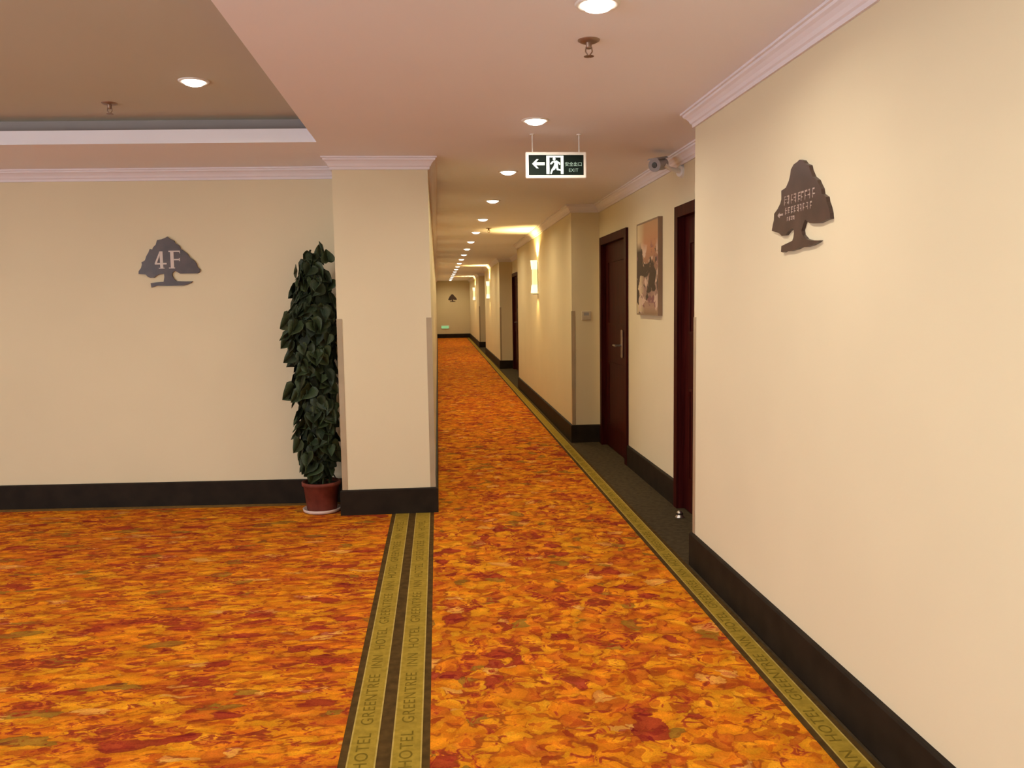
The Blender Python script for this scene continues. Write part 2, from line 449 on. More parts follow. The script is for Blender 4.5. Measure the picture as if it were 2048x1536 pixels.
bm = bmesh.new()
xl2 = -7.0
prism(bm, [(XL, YEND), (XL, PY0), (PX0, PY0), (PX0, wall_left_y(PX0)), (xl2, wall_left_y(xl2)), (xl2, 7.1), (-0.9, 7.1), (-0.9, YEND)], 0, WH)
wall_l = struct('wall_left', bm, M['wall'], 'cream left wall with the square pillar at the corridor mouth', 'wall')
bm = bmesh.new(); box(bm, -0.9, 2.3, YEND, YEND + 0.25, 0, WH)
struct('wall_end', bm, M['wall'], 'cream wall closing the far end of the corridor', 'wall')
bm = bmesh.new(); box(bm, -7.25, 2.3, -4.25, -4.0, 0, WH)
struct('wall_back', bm, M['wall'], 'cream wall behind the viewer', 'wall')
WY0, WY1, WZ0, WZ1 = -3.6, 2.0, 0.5, 2.25
bm = bmesh.new()
for q in ((-4.0, WY0, 0, WH), (WY1, 7.1, 0, WH), (WY0, WY1, 0, WZ0), (WY0, WY1, WZ1, WH)):
    box(bm, -7.25, -7.0, q[0], q[1], q[2], q[3])
struct('wall_lobby', bm, M['wall'], 'cream wall with an added wide window at the far left of the lobby', 'wall')
wn = bpy.data.objects.new('added_window_1', None); COL.objects.link(wn)  # unseen window, added to bring cool light onto right wall and ceiling
tag(wn, 'unseen wide white framed window added in the far left lobby wall for its light', 'window', kind='structure')
bm = bmesh.new()
for q in ((WZ0, WZ0 + 0.06), (WZ1 - 0.06, WZ1)): box(bm, -7.17, -7.11, WY0, WY1, q[0], q[1])
for i in range(6):
    y = WY0 + 0.03 + i * (WY1 - WY0 - 0.06) / 5
    box(bm, -7.165, -7.115, y - 0.03, y + 0.03, WZ0 + 0.06, WZ1 - 0.06)
mesh_obj('added_window_frame', bm, M['addedwinframe'], wn)
_g, _t, _b = nt('clear added window glass')
_tr = node(_t, 'ShaderNodeBsdfTransparent'); _gl = node(_t, 'ShaderNodeBsdfGlossy', i_Roughness=0.02); _mx = node(_t, 'ShaderNodeMixShader', i_Fac=0.05)
_t.links.new(_tr.outputs[0], _mx.inputs[1]); _t.links.new(_gl.outputs[0], _mx.inputs[2]); _t.links.new(_mx.outputs[0], _t.nodes['Material Output'].inputs['Surface'])
for i in range(5):
    y = WY0 + 0.06 + i * (WY1 - WY0 - 0.06) / 5
    mesh_obj('pane', B(-7.143, -7.137, y, y + (WY1 - WY0 - 0.06) / 5 - 0.06, WZ0 + 0.06, WZ1 - 0.06), _g, wn)

# ---- crown mouldings (stepped cove profile)
CP = [(0.0, 2.350), (0.012, 2.350), (0.014, 2.366), (0.022, 2.372), (0.028, 2.386), (0.040, 2.400), (0.052, 2.408), (0.054, 2.418), (0.064, 2.420), (0.064, CEIL), (0.0, CEIL)]
rp_ = [(XR, -4.0)]
for (a, b_) in RECESS: rp_ += [(XR, a), (XN, a), (XN, b_), (XR, b_)]
rp_ += [(XR, YEND)]
lp_ = [(XL, YEND), (XL, PY0), (PX0, PY0), (PX0, wall_left_y(PX0)), (xl2, wall_left_y(xl2)), (xl2, -4.0), (XR, -4.0)]
bm = bmesh.new(); sweep(bm, rp_, CP)
struct('trim_1', bm, M['crown'], 'white crown moulding along the right wall', 'moulding')
bm = bmesh.new(); sweep(bm, lp_, CP)
struct('trim_2', bm, M['crown'], 'white crown moulding around the pillar and left wall', 'moulding')

# ---- baseboards
BP = [(0.0, 0.0), (0.018, 0.0), (0.018, 0.174), (0.013, 0.181), (0.0, 0.183)]
segs, cur = [], [(XR, -4.0)]
for (a, b_) in RECESS:
    cur += [(XR, a), (XN, a)]
    for d0, d1 in DOORS:
        if a < d0 < b_:
            cur.append((XN, d0 + 0.002)); segs.append(cur); cur = [(XN, d1 - 0.002)]
    cur += [(XN, b_), (XR, b_)]
cur += [(XR, YEND)]; segs.append(cur)
bm = bmesh.new()
for s in segs: sweep(bm, s, BP)
struct('baseboard_right', bm, M['base'], 'dark brown baseboard along the right wall', 'baseboard')
bm = bmesh.new(); sweep(bm, lp_, BP)
struct('baseboard_left', bm, M['base'], 'dark brown baseboard around the pillar and left wall', 'baseboard')
bm = bmesh.new(); box(bm, XL + 0.018, XR - 0.018, YEND - 0.018, YEND, 0, 0.183)
struct('baseboard_end', bm, M['base'], 'dark brown baseboard on the far end wall', 'baseboard')

# ---- corner guards (children of the walls they protect)
def guard(cx, cy, sx, sy, parent, z1=1.36, w=0.034):
    """L-shaped strip wrapping an outside corner; sx, sy point from the corner into the wall body"""
    t_ = 0.003
    bm = bmesh.new()
    a = [(cx - sx * t_, cy - sy * t_), (cx + sx * w, cy - sy * t_), (cx + sx * w, cy), (cx, cy), (cx, cy + sy * w), (cx - sx * t_, cy + sy * w)]
    prism(bm, a, 0.184, z1)
    o = mesh_obj('corner_guard', bm, M['guard'], parent)
    o['label'] = 'grey plastic corner guard strip'
    return o
guard(PX0, PY0, 1, 1, wall_l)
guard(XL, PY0, -1, 1, wall_l)
for a, b_ in RECESS:
    guard(XR, a, 1, -1, wall_r)
    guard(XR, b_, 1, 1, wall_r)

# ================================================================ carpets
TEXT = 'GREENTREE INN HOTEL '
def carpet_part(name, x0, x1, y0, y1, m, parent, h):
    return mesh_obj(name, B(x0, x1, y0, y1, 0.0, h), m, parent)
def border(parent, x0, x1, g0, g1, y0, y1, n, up=True):
    """brown edge, gold band, pale yarn lines and woven lettering"""
    bd = carpet_part('border', x0, x1, y0, y1, M['bordertrim'], parent, 0.0075)
    carpet_part('gold_band', g0, g1, y0, y1, M['gold'], bd, 0.0085)
    for gx in (g0, g1 - 0.005):
        carpet_part('yarn_line', gx, gx + 0.005, y0, y1, M['goldedge'], bd, 0.0089)
    ym = y0 + 0.05
    mt = Matrix.Translation(((g0 + g1) / 2, ym, 0.0087)) @ Matrix.Rotation(math.radians(90), 4, 'Z') @ Matrix.Diagonal((1.12, 1, 1, 1))
    along = 0.0
    protos = {}
    for r in range(n):
        for word in TEXT.split():
            src = protos.get(word)
            if src is None:
                src = text_mesh(word, 0.062, M['letter'], 'woven_word', bd, mt, 0.0002, 1.12, 'LEFT')
                protos[word] = src
                wo = src
            else:
                wo = src.copy(); COL.objects.link(wo)
            ln = max(v.co.y for v in src.data.vertices) - ym
            if ym + along + ln > y1 - 0.03:
                bpy.data.objects.remove(wo); break
            wo.location = (0, along, 0)
            along += ln + 0.055
    return bd
cc = thing('corridor_carpet', 'orange petal patterned carpet runner down the corridor', 'carpet')
bm = bmesh.new()
prism(bm, [(-0.058, CY0), (1.202, CY0), (1.202, YEND - 0.02), (XL + 0.019, YEND - 0.02), (XL + 0.019, PY0 - 0.02), (-0.058, PY0 - 0.02)], 0, 0.008)
mesh_obj('field', bm, M['carpetC'], cc)
border(cc, 1.202, 1.330, 1.226, 1.308, CY0, YEND - 0.02, 8)
border(cc, -0.205, -0.058, -0.183, -0.084, CY0, PY0 - 0.02, 5)
lc = thing('lobby_carpet', 'orange and red leaf patterned carpet in front of the left wall', 'carpet')
bm = bmesh.new()
prism(bm, [(-6.98, CY0), (-0.348, CY0), (-0.348, PY0 - 0.02), (-0.70, PY0 - 0.02), (-0.70, wall_left_y(-0.70) - 0.10), (-6.98, wall_left_y(-6.98) - 0.10)], 0, 0.008)
mesh_obj('field', bm, M['carpetL'], lc)
border(lc, -0.348, -0.205, -0.322, -0.229, CY0, PY0 - 0.02, 5)
bm = bmesh.new()
prism(bm, [(-0.70, wall_left_y(-0.70) - 0.10), (-6.98, wall_left_y(-6.98) - 0.10), (-6.98, wall_left_y(-6.98) - 0.02), (-0.70, wall_left_y(-0.70) - 0.02)], 0, 0.0075)
mesh_obj('wall_border', bm, M['wallborder'], lc)

# ================================================================ doors
def door(n, d0, d1, label, handle=True):
    o = bpy.data.objects.new('door_%d' % n, None); COL.objects.link(o)
    o.location = (XN, d0, 0); tag(o, label, 'door', kind='structure')
    w = d1 - d0
    fw = 0.075
    bm = bmesh.new()
    prism(bm, [(0, 0), (fw, 0), (fw, DT - fw), (w - fw, DT - fw), (w - fw, 0), (w, 0), (w, DT), (0, DT)], -0.022, 0.085, 'YZ')
    fr = mesh_obj('door_frame', bm, M['wood'], o)
    bm = bmesh.new(); box(bm, 0.03, 0.075, fw, w - fw, 0.008, DT - fw)
    lf = mesh_obj('door_leaf', bm, M['wood'], o)
    for (y0, y1, z0, z1) in ((fw + 0.13, w - fw - 0.13, 0.22, 0.86), (fw + 0.13, w - fw - 0.13, 1.22, DT - fw - 0.16)):
        bm = bmesh.new()
        t_ = 0.022
        for a in ((y0, y1, z0, z0 + t_), (y0, y1, z1 - t_, z1), (y0, y0 + t_, z0 + t_, z1 - t_), (y1 - t_, y1, z0 + t_, z1 - t_)):
            box(bm, 0.022, 0.032, *a)
        mesh_obj('moulding', bm, M['wood'], lf)
    if handle:
        hy = fw + 0.30
        bm = bmesh.new(); box(bm, 0.018, 0.030, hy - 0.032, hy + 0.032, 0.93, 1.19, bev=0.008)
        pl = mesh_obj('lock_plate', bm, M['brass'], o)
        pl['label'] = 'bronze lock plate'
        bm = bmesh.new()
        tube(bm, (0.018, hy, 1.045), (-0.035, hy, 1.045), 0.011)
        tube(bm, (-0.035, hy - 0.012, 1.045), (-0.035, hy + 0.11, 1.045), 0.010, 0.008)
        mesh_obj('lever', bm, M['steel'], pl, smooth=False)
    return o
door(1, *DOORS[0], 'dark mahogany door half hidden behind the near right wall corner', handle=False)
door(2, *DOORS[1], 'dark mahogany door with a lever lock beside the hanging picture')
door(3, *DOORS[2], 'dark door in the second recess down the corridor')
door(4, *DOORS[3], 'dark door in the farthest recess of the corridor')

# ================================================================ ceiling downlights
ORD = ['first', 'second', 'third', 'fourth', 'fifth', 'sixth', 'seventh', 'eighth', 'ninth', 'tenth', 'eleventh', 'twelfth', 'thirteenth', 'fourteenth', 'fifteenth', 'sixteenth', 'seventeenth', 'eighteenth', 'nineteenth']
_b = bmesh.new(); lathe(_b, [(0.056, 0.0), (0.058, -0.006), (0.070, -0.007), (0.075, -0.003), (0.076, 0.0)], 28)
_ring = mesh_obj('trim_ring', _b, M['white'], smooth=True); RING_ME = _ring.data; bpy.data.objects.remove(_ring)
_b = bmesh.new(); lathe(_b, [(0.0, -0.026), (0.022, -0.0245), (0.042, -0.018), (0.054, -0.008), (0.058, -0.001)], 28)
_l = mesh_obj('lens', _b, M['bulb'], smooth=True); LENS_ME = _l.data; bpy.data.objects.remove(_l)
def lamp_data(name, w, col):
    d = bpy.data.lights.new(name, 'AREA'); d.shape = 'DISK'; d.size = 0.11; d.energy = w; d.color = col; d.spread = math.radians(165)
    return d
LAMP_C = lamp_data('corridor_bulb', CORRIDOR_W, CORRIDOR_COL)
LAMP_L = lamp_data('lobby_bulb', LOBBY_W, LOBBY_COL)
def downlight(x, y, z, label, data, group):
    t = thing('ceiling_downlight', label, 'ceiling light', (x, y, z), 0, group)
    for nm, me in (('trim_ring', RING_ME), ('lens', LENS_ME)):
        o = bpy.data.objects.new(nm, me); COL.objects.link(o); o.parent = t
    lo = bpy.data.objects.new('bulb', data); COL.objects.link(lo); lo.parent = t; lo.location = (0, 0, -0.030)
    return t
for k in range(19):
    y = 2.85 + 1.775 * k
    extra = {0: 'round recessed downlight cut by the top edge above the sprinkler', 1: 'round recessed downlight right above the hanging exit sign', 2: 'round recessed downlight just left of the hanging exit sign'}
    downlight(0.55, y, CEIL, extra.get(k, 'round recessed corridor downlight, %s from the front in the row' % ORD[k]), LAMP_L if k < 2 else LAMP_C, 'corridor ceiling downlights')
for y, w_ in ((1.08, 'right overhead of'), (-0.70, 'just behind'), (-2.47, 'far behind')):
    downlight(0.55, y, CEIL, 'round recessed downlight %s the viewer near the right wall' % w_, LAMP_L, 'downlights behind the viewer')
downlight(-1.20, 4.50, TRAY, 'round recessed downlight alone in the raised tray ceiling', LAMP_L, 'lobby ceiling downlights')
for x in (-1.2, -3.2, -5.2):
    for y in (4.5, 2.3, 0.1, -1.6):
        if (x, y) != (-1.2, 4.5):
            downlight(x, y, TRAY, 'round recessed lobby downlight out of view, %s row from corridor, %s from left wall' % (ORD[[-1.2, -3.2, -5.2].index(x)], ORD[[4.5, 2.3, 0.1, -1.6].index(y)]), LAMP_L, 'lobby downlights out of view')

# ================================================================ sprinklers
def sprinkler(x, y, z, label):
    t = thing('fire_sprinkler', label, 'sprinkler', (x, y, z), 0, 'ceiling sprinklers')
    bm = bmesh.new(); lathe(bm, [(0.012, -0.010), (0.030, -0.009), (0.041, -0.003), (0.042, 0.0)], 24)
    mesh_obj('escutcheon', bm, M['brass'], t, smooth=True)
    bm = bmesh.new(); lathe(bm, [(0.0, -0.034), (0.009, -0.032), (0.011, -0.022), (0.012, 0.0)], 16)
    mesh_obj('nozzle', bm, M['brass'], t, smooth=True)
    bm = bmesh.new()
    for s in (-1, 1):
        tube(bm, (s * 0.010, 0, -0.026), (s * 0.013, 0, -0.042), 0.0025, seg=8)
        tube(bm, (s * 0.013, 0, -0.042), (s * 0.002, 0, -0.058), 0.0025, seg=8)
    mesh_obj('yoke', bm, M['brass'], t)
    bm = bmesh.new()
    lathe(bm, [(0.0, -0.060), (0.007, -0.060), (0.007, -0.058), (0.0, -0.058)], 16)
    for i in range(12):
        a = i * math.pi / 6
        ca, sa = math.cos(a), math.sin(a)
        prism(bm, [(ca * 0.006 - sa * 0.0015, sa * 0.006 + ca * 0.0015), (ca * 0.006 + sa * 0.0015, sa * 0.006 - ca * 0.0015), (ca * 0.019 + sa * 0.004, sa * 0.019 - ca * 0.004), (ca * 0.019 - sa * 0.004, sa * 0.019 + ca * 0.004)], -0.0605, -0.0590)
    mesh_obj('deflector', bm, M['brass'], t)
sprinkler(0.59, 3.235, CEIL, 'bronze pendent sprinkler on the ceiling in front of the exit sign')
sprinkler(-1.79, 4.98, TRAY, 'small bronze sprinkler in the raised tray ceiling')
sprinkler(0.69, 11.12, CEIL, 'small sprinkler far down the corridor beside the downlight row')

# ================================================================ exit sign
es = thing('exit_sign', 'hanging green and black exit sign with white arrow and running figure', 'exit sign', (0.712, 5.0, 2.175), 0)
W2, H = 0.18, 0.152
bm = bmesh.new(); box(bm, -W2, W2, -0.011, 0.011, 0, H, bev=0.007)
mesh_obj('casing', bm, M['exitframe'], es)
bm = bmesh.new(); box(bm, -W2 + 0.018, W2 - 0.018, -0.0125, -0.010, 0.018, H - 0.018)
bd = mesh_obj('sign_face', bm, M['exitboard'], es)
def leg(outs, m, name, dep=0.0012):
    bm = bmesh.new()
    for o in outs: prism(bm, o, -0.0125 - dep, -0.0124, 'XZ')
    return mesh_obj(name, bm, m, bd)
leg([[(-0.142, 0.083), (-0.116, 0.109), (-0.104, 0.109), (-0.120, 0.091), (-0.068, 0.091), (-0.068, 0.075), (-0.120, 0.075), (-0.104, 0.057), (-0.116, 0.057)]], M['exitwhite'], 'arrow')
z0, z1 = 0.024, H - 0.023
leg([[(-0.058, z0), (-0.040, z0), (-0.040, z1 - 0.010), (0.027, z1 - 0.010), (0.027, z0), (0.043, z0), (0.043, z1), (-0.058, z1)]], M['exitwhite'], 'doorway_mark')
def disc(cx, cz, r, n=12): return [(cx + r * math.cos(2 * math.pi * i / n), cz + r * math.sin(2 * math.pi * i / n)) for i in range(n)]
leg([disc(-0.012, 0.111, 0.0085),
     [(-0.024, 0.098), (0.004, 0.102), (0.012, 0.094), (0.010, 0.070), (-0.002, 0.062), (-0.016, 0.066), (-0.010, 0.086)],
     [(-0.024, 0.098), (-0.036, 0.083), (-0.031, 0.078), (-0.018, 0.088)],
     [(0.004, 0.100), (0.022, 0.090), (0.024, 0.078), (0.018, 0.076), (0.014, 0.086), (0.004, 0.090)],
     [(-0.016, 0.068), (-0.002, 0.066), (-0.006, 0.052), (-0.020, 0.044), (-0.028, 0.024), (-0.036, 0.027), (-0.028, 0.050)],
     [(-0.004, 0.068), (0.010, 0.070), (0.012, 0.054), (0.026, 0.050), (0.026, 0.043), (0.004, 0.046)]], M['exitwhite'], 'running_figure')
RX = Matrix.Rotation(math.radians(90), 4, 'X')
text_mesh('\u5b89\u5168\u51fa\u53e3', 0.026, M['exitfaint'], 'lettering', bd, Matrix.Translation((0.102, -0.0132, 0.079)) @ RX, 0.0006)
text_mesh('EXIT', 0.026, M['exitfaint'], 'lettering', bd, Matrix.Translation((0.102, -0.0132, 0.045)) @ RX, 0.0006, 1.1)
for sx in (-0.138, 0.138):
    bm = bmesh.new(); tube(bm, (sx, 0, H - 0.002), (sx, 0, CEIL - 2.175), 0.0035, seg=8)
    mesh_obj('hanging_rod', bm, M['white'], es)
    bm = bmesh.new(); tube(bm, (sx, 0, CEIL - 2.175 - 0.006), (sx, 0, CEIL - 2.175), 0.014, seg=12)
    mesh_obj('ceiling_cap', bm, M['white'], es)

# ================================================================ tree shaped signs
T4 = [(340,1045),(345,990),(400,920),(420,850),(415,800),(460,785),(490,760),(520,680),(570,600),(600,530),(650,545),(670,500),(730,440),(760,350),(850,335),(920,310),(975,280),(1030,330),(1110,370),(1130,420),(1210,470),(1240,540),(1300,580),(1370,640),(1420,720),(1500,780),(1550,850),(1560,910),(1615,970),(1610,1020),(1550,1050),(1200,1050),(1150,1020),(1090,990),(1040,1030),(1030,1080),(1060,1150),(1110,1205),(1300,1215),(1450,1215),(1420,1240),(1330,1280),(1250,1300),(900,1300),(700,1295),(590,1330),(580,1240),(700,1225),(850,1215),(870,1120),(870,1050),(760,1060),(700,1090),(650,1130),(580,1130),(520,1100),(490,1060)]
K4 = 0.000341
def t4(p): return ((p[0] - 975) * K4, (805 - p[1]) * K4)
ang = math.atan2(-0.055, 1.0)
s4 = thing('tree_sign', 'dark brown tree shaped floor sign reading 4F on the left wall', 'sign', (-1.904, wall_left_y(-1.904), 1.779), ang)
bm = bmesh.new(); prism(bm, [t4(p) for p in T4], -0.014, 0.0, 'XZ')
bo = mesh_obj('board', bm, M['signbrown'], s4)
g4 = [[(800, 585), (862, 585), (862, 822), (800, 822)], [(800, 585), (812, 640), (735, 825), (690, 830)], [(690, 825), (935, 825), (935, 857), (690, 857)], [(800, 857), (862, 857), (862, 925), (800, 925)], [(770, 925), (885, 925), (885, 942), (770, 942)]]
gF = [[(1018, 598), (1088, 598), (1088, 922), (1018, 922)], [(980, 922), (1108, 922), (1108, 942), (980, 942)], [(985, 573), (1222, 573), (1222, 600), (985, 600)], [(1200, 600), (1222, 600), (1222, 645)], [(1088, 745), (1205, 745), (1205, 772), (1088, 772)], [(1195, 730), (1215, 725), (1215, 795), (1195, 790)]]
for nm, gl in (('numeral', g4), ('letter', gF)):
    bm = bmesh.new()
    for q in gl: prism(bm, [t4(p) for p in q], -0.0165, -0.0138, 'XZ')
    mesh_obj(nm, bm, M['signtext'], bo)
TR = [(0.258,-0.076),(0.248,-0.051),(0.238,-0.035),(0.236,-0.01),(0.204,0.004),(0.177,0.023),(0.167,0.038),(0.169,0.072),(0.125,0.078),(0.099,0.1),(0.087,0.12),(0.081,0.14),(0.056,0.155),(0.025,0.159),(0.006,0.164),(-0.025,0.156),(-0.043,0.142),(-0.077,0.13),(-0.086,0.112),(-0.11,0.085),(-0.145,0.068),(-0.157,0.054),(-0.178,0.033),(-0.184,0.015),(-0.217,0.0),(-0.223,-0.017),(-0.237,-0.035),(-0.249,-0.058),(-0.253,-0.078),(-0.213,-0.08),(-0.169,-0.085),(-0.123,-0.082),(-0.088,-0.077),(-0.064,-0.067),(-0.052,-0.061),(-0.038,-0.075),(-0.023,-0.097),(-0.03,-0.114),(-0.061,-0.132),(-0.103,-0.141),(-0.174,-0.146),(-0.155,-0.152),(-0.115,-0.159),(-0.068,-0.162),(-0.02,-0.159),(0.018,-0.165),(0.075,-0.168),(0.122,-0.165),(0.142,-0.169),(0.163,-0.166),(0.16,-0.143),(0.103,-0.136),(0.057,-0.13),(0.048,-0.118),(0.043,-0.1),(0.05,-0.083),(0.066,-0.083),(0.098,-0.092),(0.124,-0.104),(0.158,-0.104),(0.179,-0.093),(0.201,-0.087)]
sr = thing('tree_sign', 'dark brown tree shaped direction sign with worn lettering on the near right wall', 'sign', (XR, 3.08, 1.80))
bm = bmesh.new(); prism(bm, TR, -0.014, 0.0, 'YZ')
bo = mesh_obj('board', bm, M['signbrown'], sr)
rng = random.Random(3)
def glyph_row(y0, y1, z, h, n):
    """a row of worn, unreadable printed characters (far end y0 to near end y1), each one piece"""
    for i in range(n):
        yc = y0 + (y1 - y0) * (i + 0.5) / n
        w = abs(y1 - y0) / n * 0.74
        st = 0.0022 + 0.0012 * rng.random()
        sgn = rng.choice((-1, 1))
        ys = yc - sgn * w * rng.uniform(0.1, 0.45)
        zt, zb = z + h / 2, z - h / 2
        pts_ = [(ys, zb), (ys, zt)]
        k = rng.choice((2, 3))
        back = []
        for q in range(k):
            zz = zt - (q + rng.uniform(0.0, 0.25)) * h / k
            ww = w * rng.uniform(0.45, 0.9)
            back += [(ys + sgn * ww, zz), (ys + sgn * ww, zz - st * 1.2), (ys + sgn * st, zz - st * 1.2)]
            if q < k - 1:
                back.append((ys + sgn * st, zt - (q + 1) * h / k))
        back[0] = (back[0][0], zt)
        pts_ += back + [(ys + sgn * st, zb)]
        bm = bmesh.new(); prism(bm, pts_, -0.0155, -0.0138, 'YZ')
        mesh_obj('character', bm, M['signfaint'], bo)
glyph_row(0.145, -0.135, 0.028, 0.034, 9)
glyph_row(0.130, -0.110, -0.013, 0.026, 9)
glyph_row(0.115, 0.035, -0.044, 0.016, 4)
bm = bmesh.new()
prism(bm, [(0.198, -0.022), (0.178, -0.011), (0.178, -0.018), (0.146, -0.018), (0.146, -0.026), (0.178, -0.026), (0.178, -0.033)], -0.0155, -0.0138, 'YZ')
mesh_obj('arrow', bm, M['signfaint'], bo)
se = thing('tree_sign', 'tiny dark tree shaped sign on the far end wall', 'sign', (0.64, YEND, 1.70))
bm = bmesh.new(); prism(bm, [((p[0] - 975) * 0.00029, (805 - p[1]) * 0.00032) for p in T4], -0.014, 0.0, 'XZ')
mesh_obj('board', bm, M['signbrown'], se)

# low level lit escape sign on the end wall
lo = thing('floor_exit_sign', 'small green lit escape sign low on the far end wall', 'exit sign', (0.30, YEND, 0.40))
mesh_obj('casing', B(-0.17, 0.17, -0.025, 0, 0, 0.14, bev=0.006), M['white'], lo)
mesh_obj('lit_face', B(-0.155, 0.155, -0.028, -0.024, 0.012, 0.128), M['greenlit'], lo)

# ================================================================ wall sconces
def sconce(y, label):
    t = thing('wall_sconce', label, 'wall lamp', (XR, y, 1.58), 0, 'corridor wall sconces')
    mesh_obj('back_plate', B(-0.012, 0.0, -0.045, 0.045, 0.02, 0.42, bev=0.003), M['steel'], t)
    def half(r0, r1, z0, z1, m, nm):
        bm = bmesh.new(); n = 14
        pr = []
        for (r, z) in ((r0, z0), (r1, z1)):
            pr.append([bm.verts.new((-0.014 - r * 1.25 * math.sin(math.pi * i / n), r * math.cos(math.pi * i / n), z)) for i in range(n + 1)])
        for i in range(n): bm.faces.new((pr[0][i], pr[0][i + 1], pr[1][i + 1], pr[1][i]))
        bm.faces.new((pr[0][0], pr[1][0], pr[1][n], pr[0][n]))
        bm.faces.new(pr[0]); bm.faces.new(pr[1])
        return mesh_obj(nm, bm, m, t, smooth=False)
    half(0.066, 0.058, 0.0, 0.11, M['sconcehot'], 'lower_shade')
    half(0.052, 0.052, 0.11, 0.32, M['sconceglass'], 'glass_body')
    half(0.058, 0.068, 0.32, 0.44, M['sconcehot'], 'upper_shade')
    mesh_obj('finial', B(-0.07, 0.0, -0.05, 0.05, -0.02, -0.004, bev=0.003), M['steel'], t)
    up = bpy.data.lights.new('uplight', 'SPOT'); up.energy = 62; up.color = SCONCE_COL
    up.spot_size = math.radians(136); up.spot_blend = 0.45; up.shadow_soft_size = 0.03
    uo = bpy.data.objects.new('uplight', up); COL.objects.link(uo); uo.parent = t
    uo.location = (-0.075, 0, 0.47); uo.rotation_euler = (math.radians(180), 0, 0)
    dn = bpy.data.lights.new('downlight', 'SPOT'); dn.energy = 6; dn.color = SCONCE_COL
    dn.spot_size = math.radians(120); dn.spot_blend = 0.7; dn.shadow_soft_size = 0.03
    do = bpy.data.objects.new('downlight', dn); COL.objects.link(do); do.parent = t
    do.location = (-0.085, 0, -0.03)
sconce(11.45, 'glowing wall sconce nearest the camera on the corridor right wall')
sconce(22.0, 'glowing wall sconce in the middle of the corridor right wall')
sconce(30.4, 'glowing wall sconce farthest down the corridor right wall')

# ================================================================ picture, switch, camera, door stop
pc = thing('hanging_picture', 'tall framed canvas with brown and orange still life between two doors', 'picture', (XN, 6.12, 1.34))
mesh_obj('canvas', B(-0.032, -0.004, 0.012, 0.658, 0.012, 0.713), M['picture'], pc)
bm = bmesh.new()
for a in ((0, 0.67, 0, 0.012), (0, 0.67, 0.713, 0.725), (0, 0.012, 0.012, 0.713), (0.658, 0.67, 0.012, 0.713)): box(bm, -0.034, 0.0, *a)
mesh_obj('frame', bm, mat('brown picture frame', (0.24, 0.15, 0.09), 0.5), pc)

sw = thing('thermostat_panel', 'pale wall control panel on the return wall beside the door', 'switch', (1.515, 8.55, 1.265))
mesh_obj('plate', B(-0.048, 0.048, -0.010, 0, 0, 0.092, bev=0.004), M['panel'], sw)
mesh_obj('display', B(-0.026, 0.026, -0.0118, -0.0095, 0.046, 0.076), M['camgrey'], sw)
for i in (-1, 0, 1):
    mesh_obj('button', B(i * 0.026 - 0.009, i * 0.026 + 0.009, -0.0122, -0.0095, 0.014, 0.028, bev=0.001), M['panel'], sw)

cv = thing('security_camera', 'small grey bullet security camera under the crown moulding', 'camera', (1.60, 5.62, 2.34))
bm = bmesh.new(); tube(bm, (0.055, 0.0, -0.03), (0.030, -0.01, -0.03), 0.045, 0.036, 20)
mesh_obj('mount', bm, M['white'], cv)
bm = bmesh.new(); tube(bm, (0.030, -0.01, -0.03), (-0.05, -0.06, -0.022), 0.016, 0.014, 12); tube(bm, (-0.05, -0.06, -0.022), (-0.09, -0.08, 0.0), 0.014, 0.014, 12)
mesh_obj('arm', bm, M['white'], cv)
p0 = Vector((-0.085, -0.02, 0.018)); dd = Vector((-0.62, -0.76, -0.20)).normalized()
bm = bmesh.new(); tube(bm, p0, p0 + dd * 0.13, 0.040, 0.040, 24)
bo = mesh_obj('body', bm, M['camgrey'], cv)
bm = bmesh.new(); tube(bm, p0 + dd * 0.122, p0 + dd * 0.136, 0.044, 0.043, 24)
mesh_obj('front_ring', bm, M['camgrey'], bo)
bm = bmesh.new(); tube(bm, p0 + dd * 0.134, p0 + dd * 0.141, 0.020, 0.017, 20)
mesh_obj('lens', bm, M['lens'], cv)
bm = bmesh.new()
up_ = Vector((0, 0, 1)); sd = dd.cross(up_).normalized(); nn = sd.cross(dd)
vsq = [p0 + dd * a + sd * s_ * 0.042 + nn * h_ for a, s_, h_ in ((-0.005, -1, 0.034), (0.155, -1, 0.034), (0.155, 1, 0.034), (-0.005, 1, 0.034), (-0.005, -0.7, 0.045), (0.155, -0.7, 0.045), (0.155, 0.7, 0.045), (-0.005, 0.7, 0.045))]
vv = [bm.verts.new(v) for v in vsq]
for q in ((0, 1, 2, 3), (4, 5, 6, 7), (0, 1, 5, 4), (1, 2, 6, 5), (2, 3, 7, 6), (3, 0, 4, 7)): bm.faces.new([vv[i] for i in q])
mesh_obj('sun_shield', bm, M['camgrey'], cv)

ds = thing('door_stop', 'small steel floor door stop by the half hidden door', 'door stop', (1.585, 5.42, 0.0))
bm = bmesh.new(); lathe(bm, [(0.0, 0.0), (0.030, 0.0), (0.030, 0.006), (0.024, 0.012), (0.018, 0.035), (0.012, 0.044), (0.0, 0.046)], 20)
mesh_obj('dome', bm, M['steel'], ds, smooth=True)
bm = bmesh.new(); lathe(bm, [(0.0195, 0.020), (0.024, 0.022), (0.024, 0.030), (0.0185, 0.032)], 20)
mesh_obj('rubber_ring', bm, M['base'], ds, smooth=True)

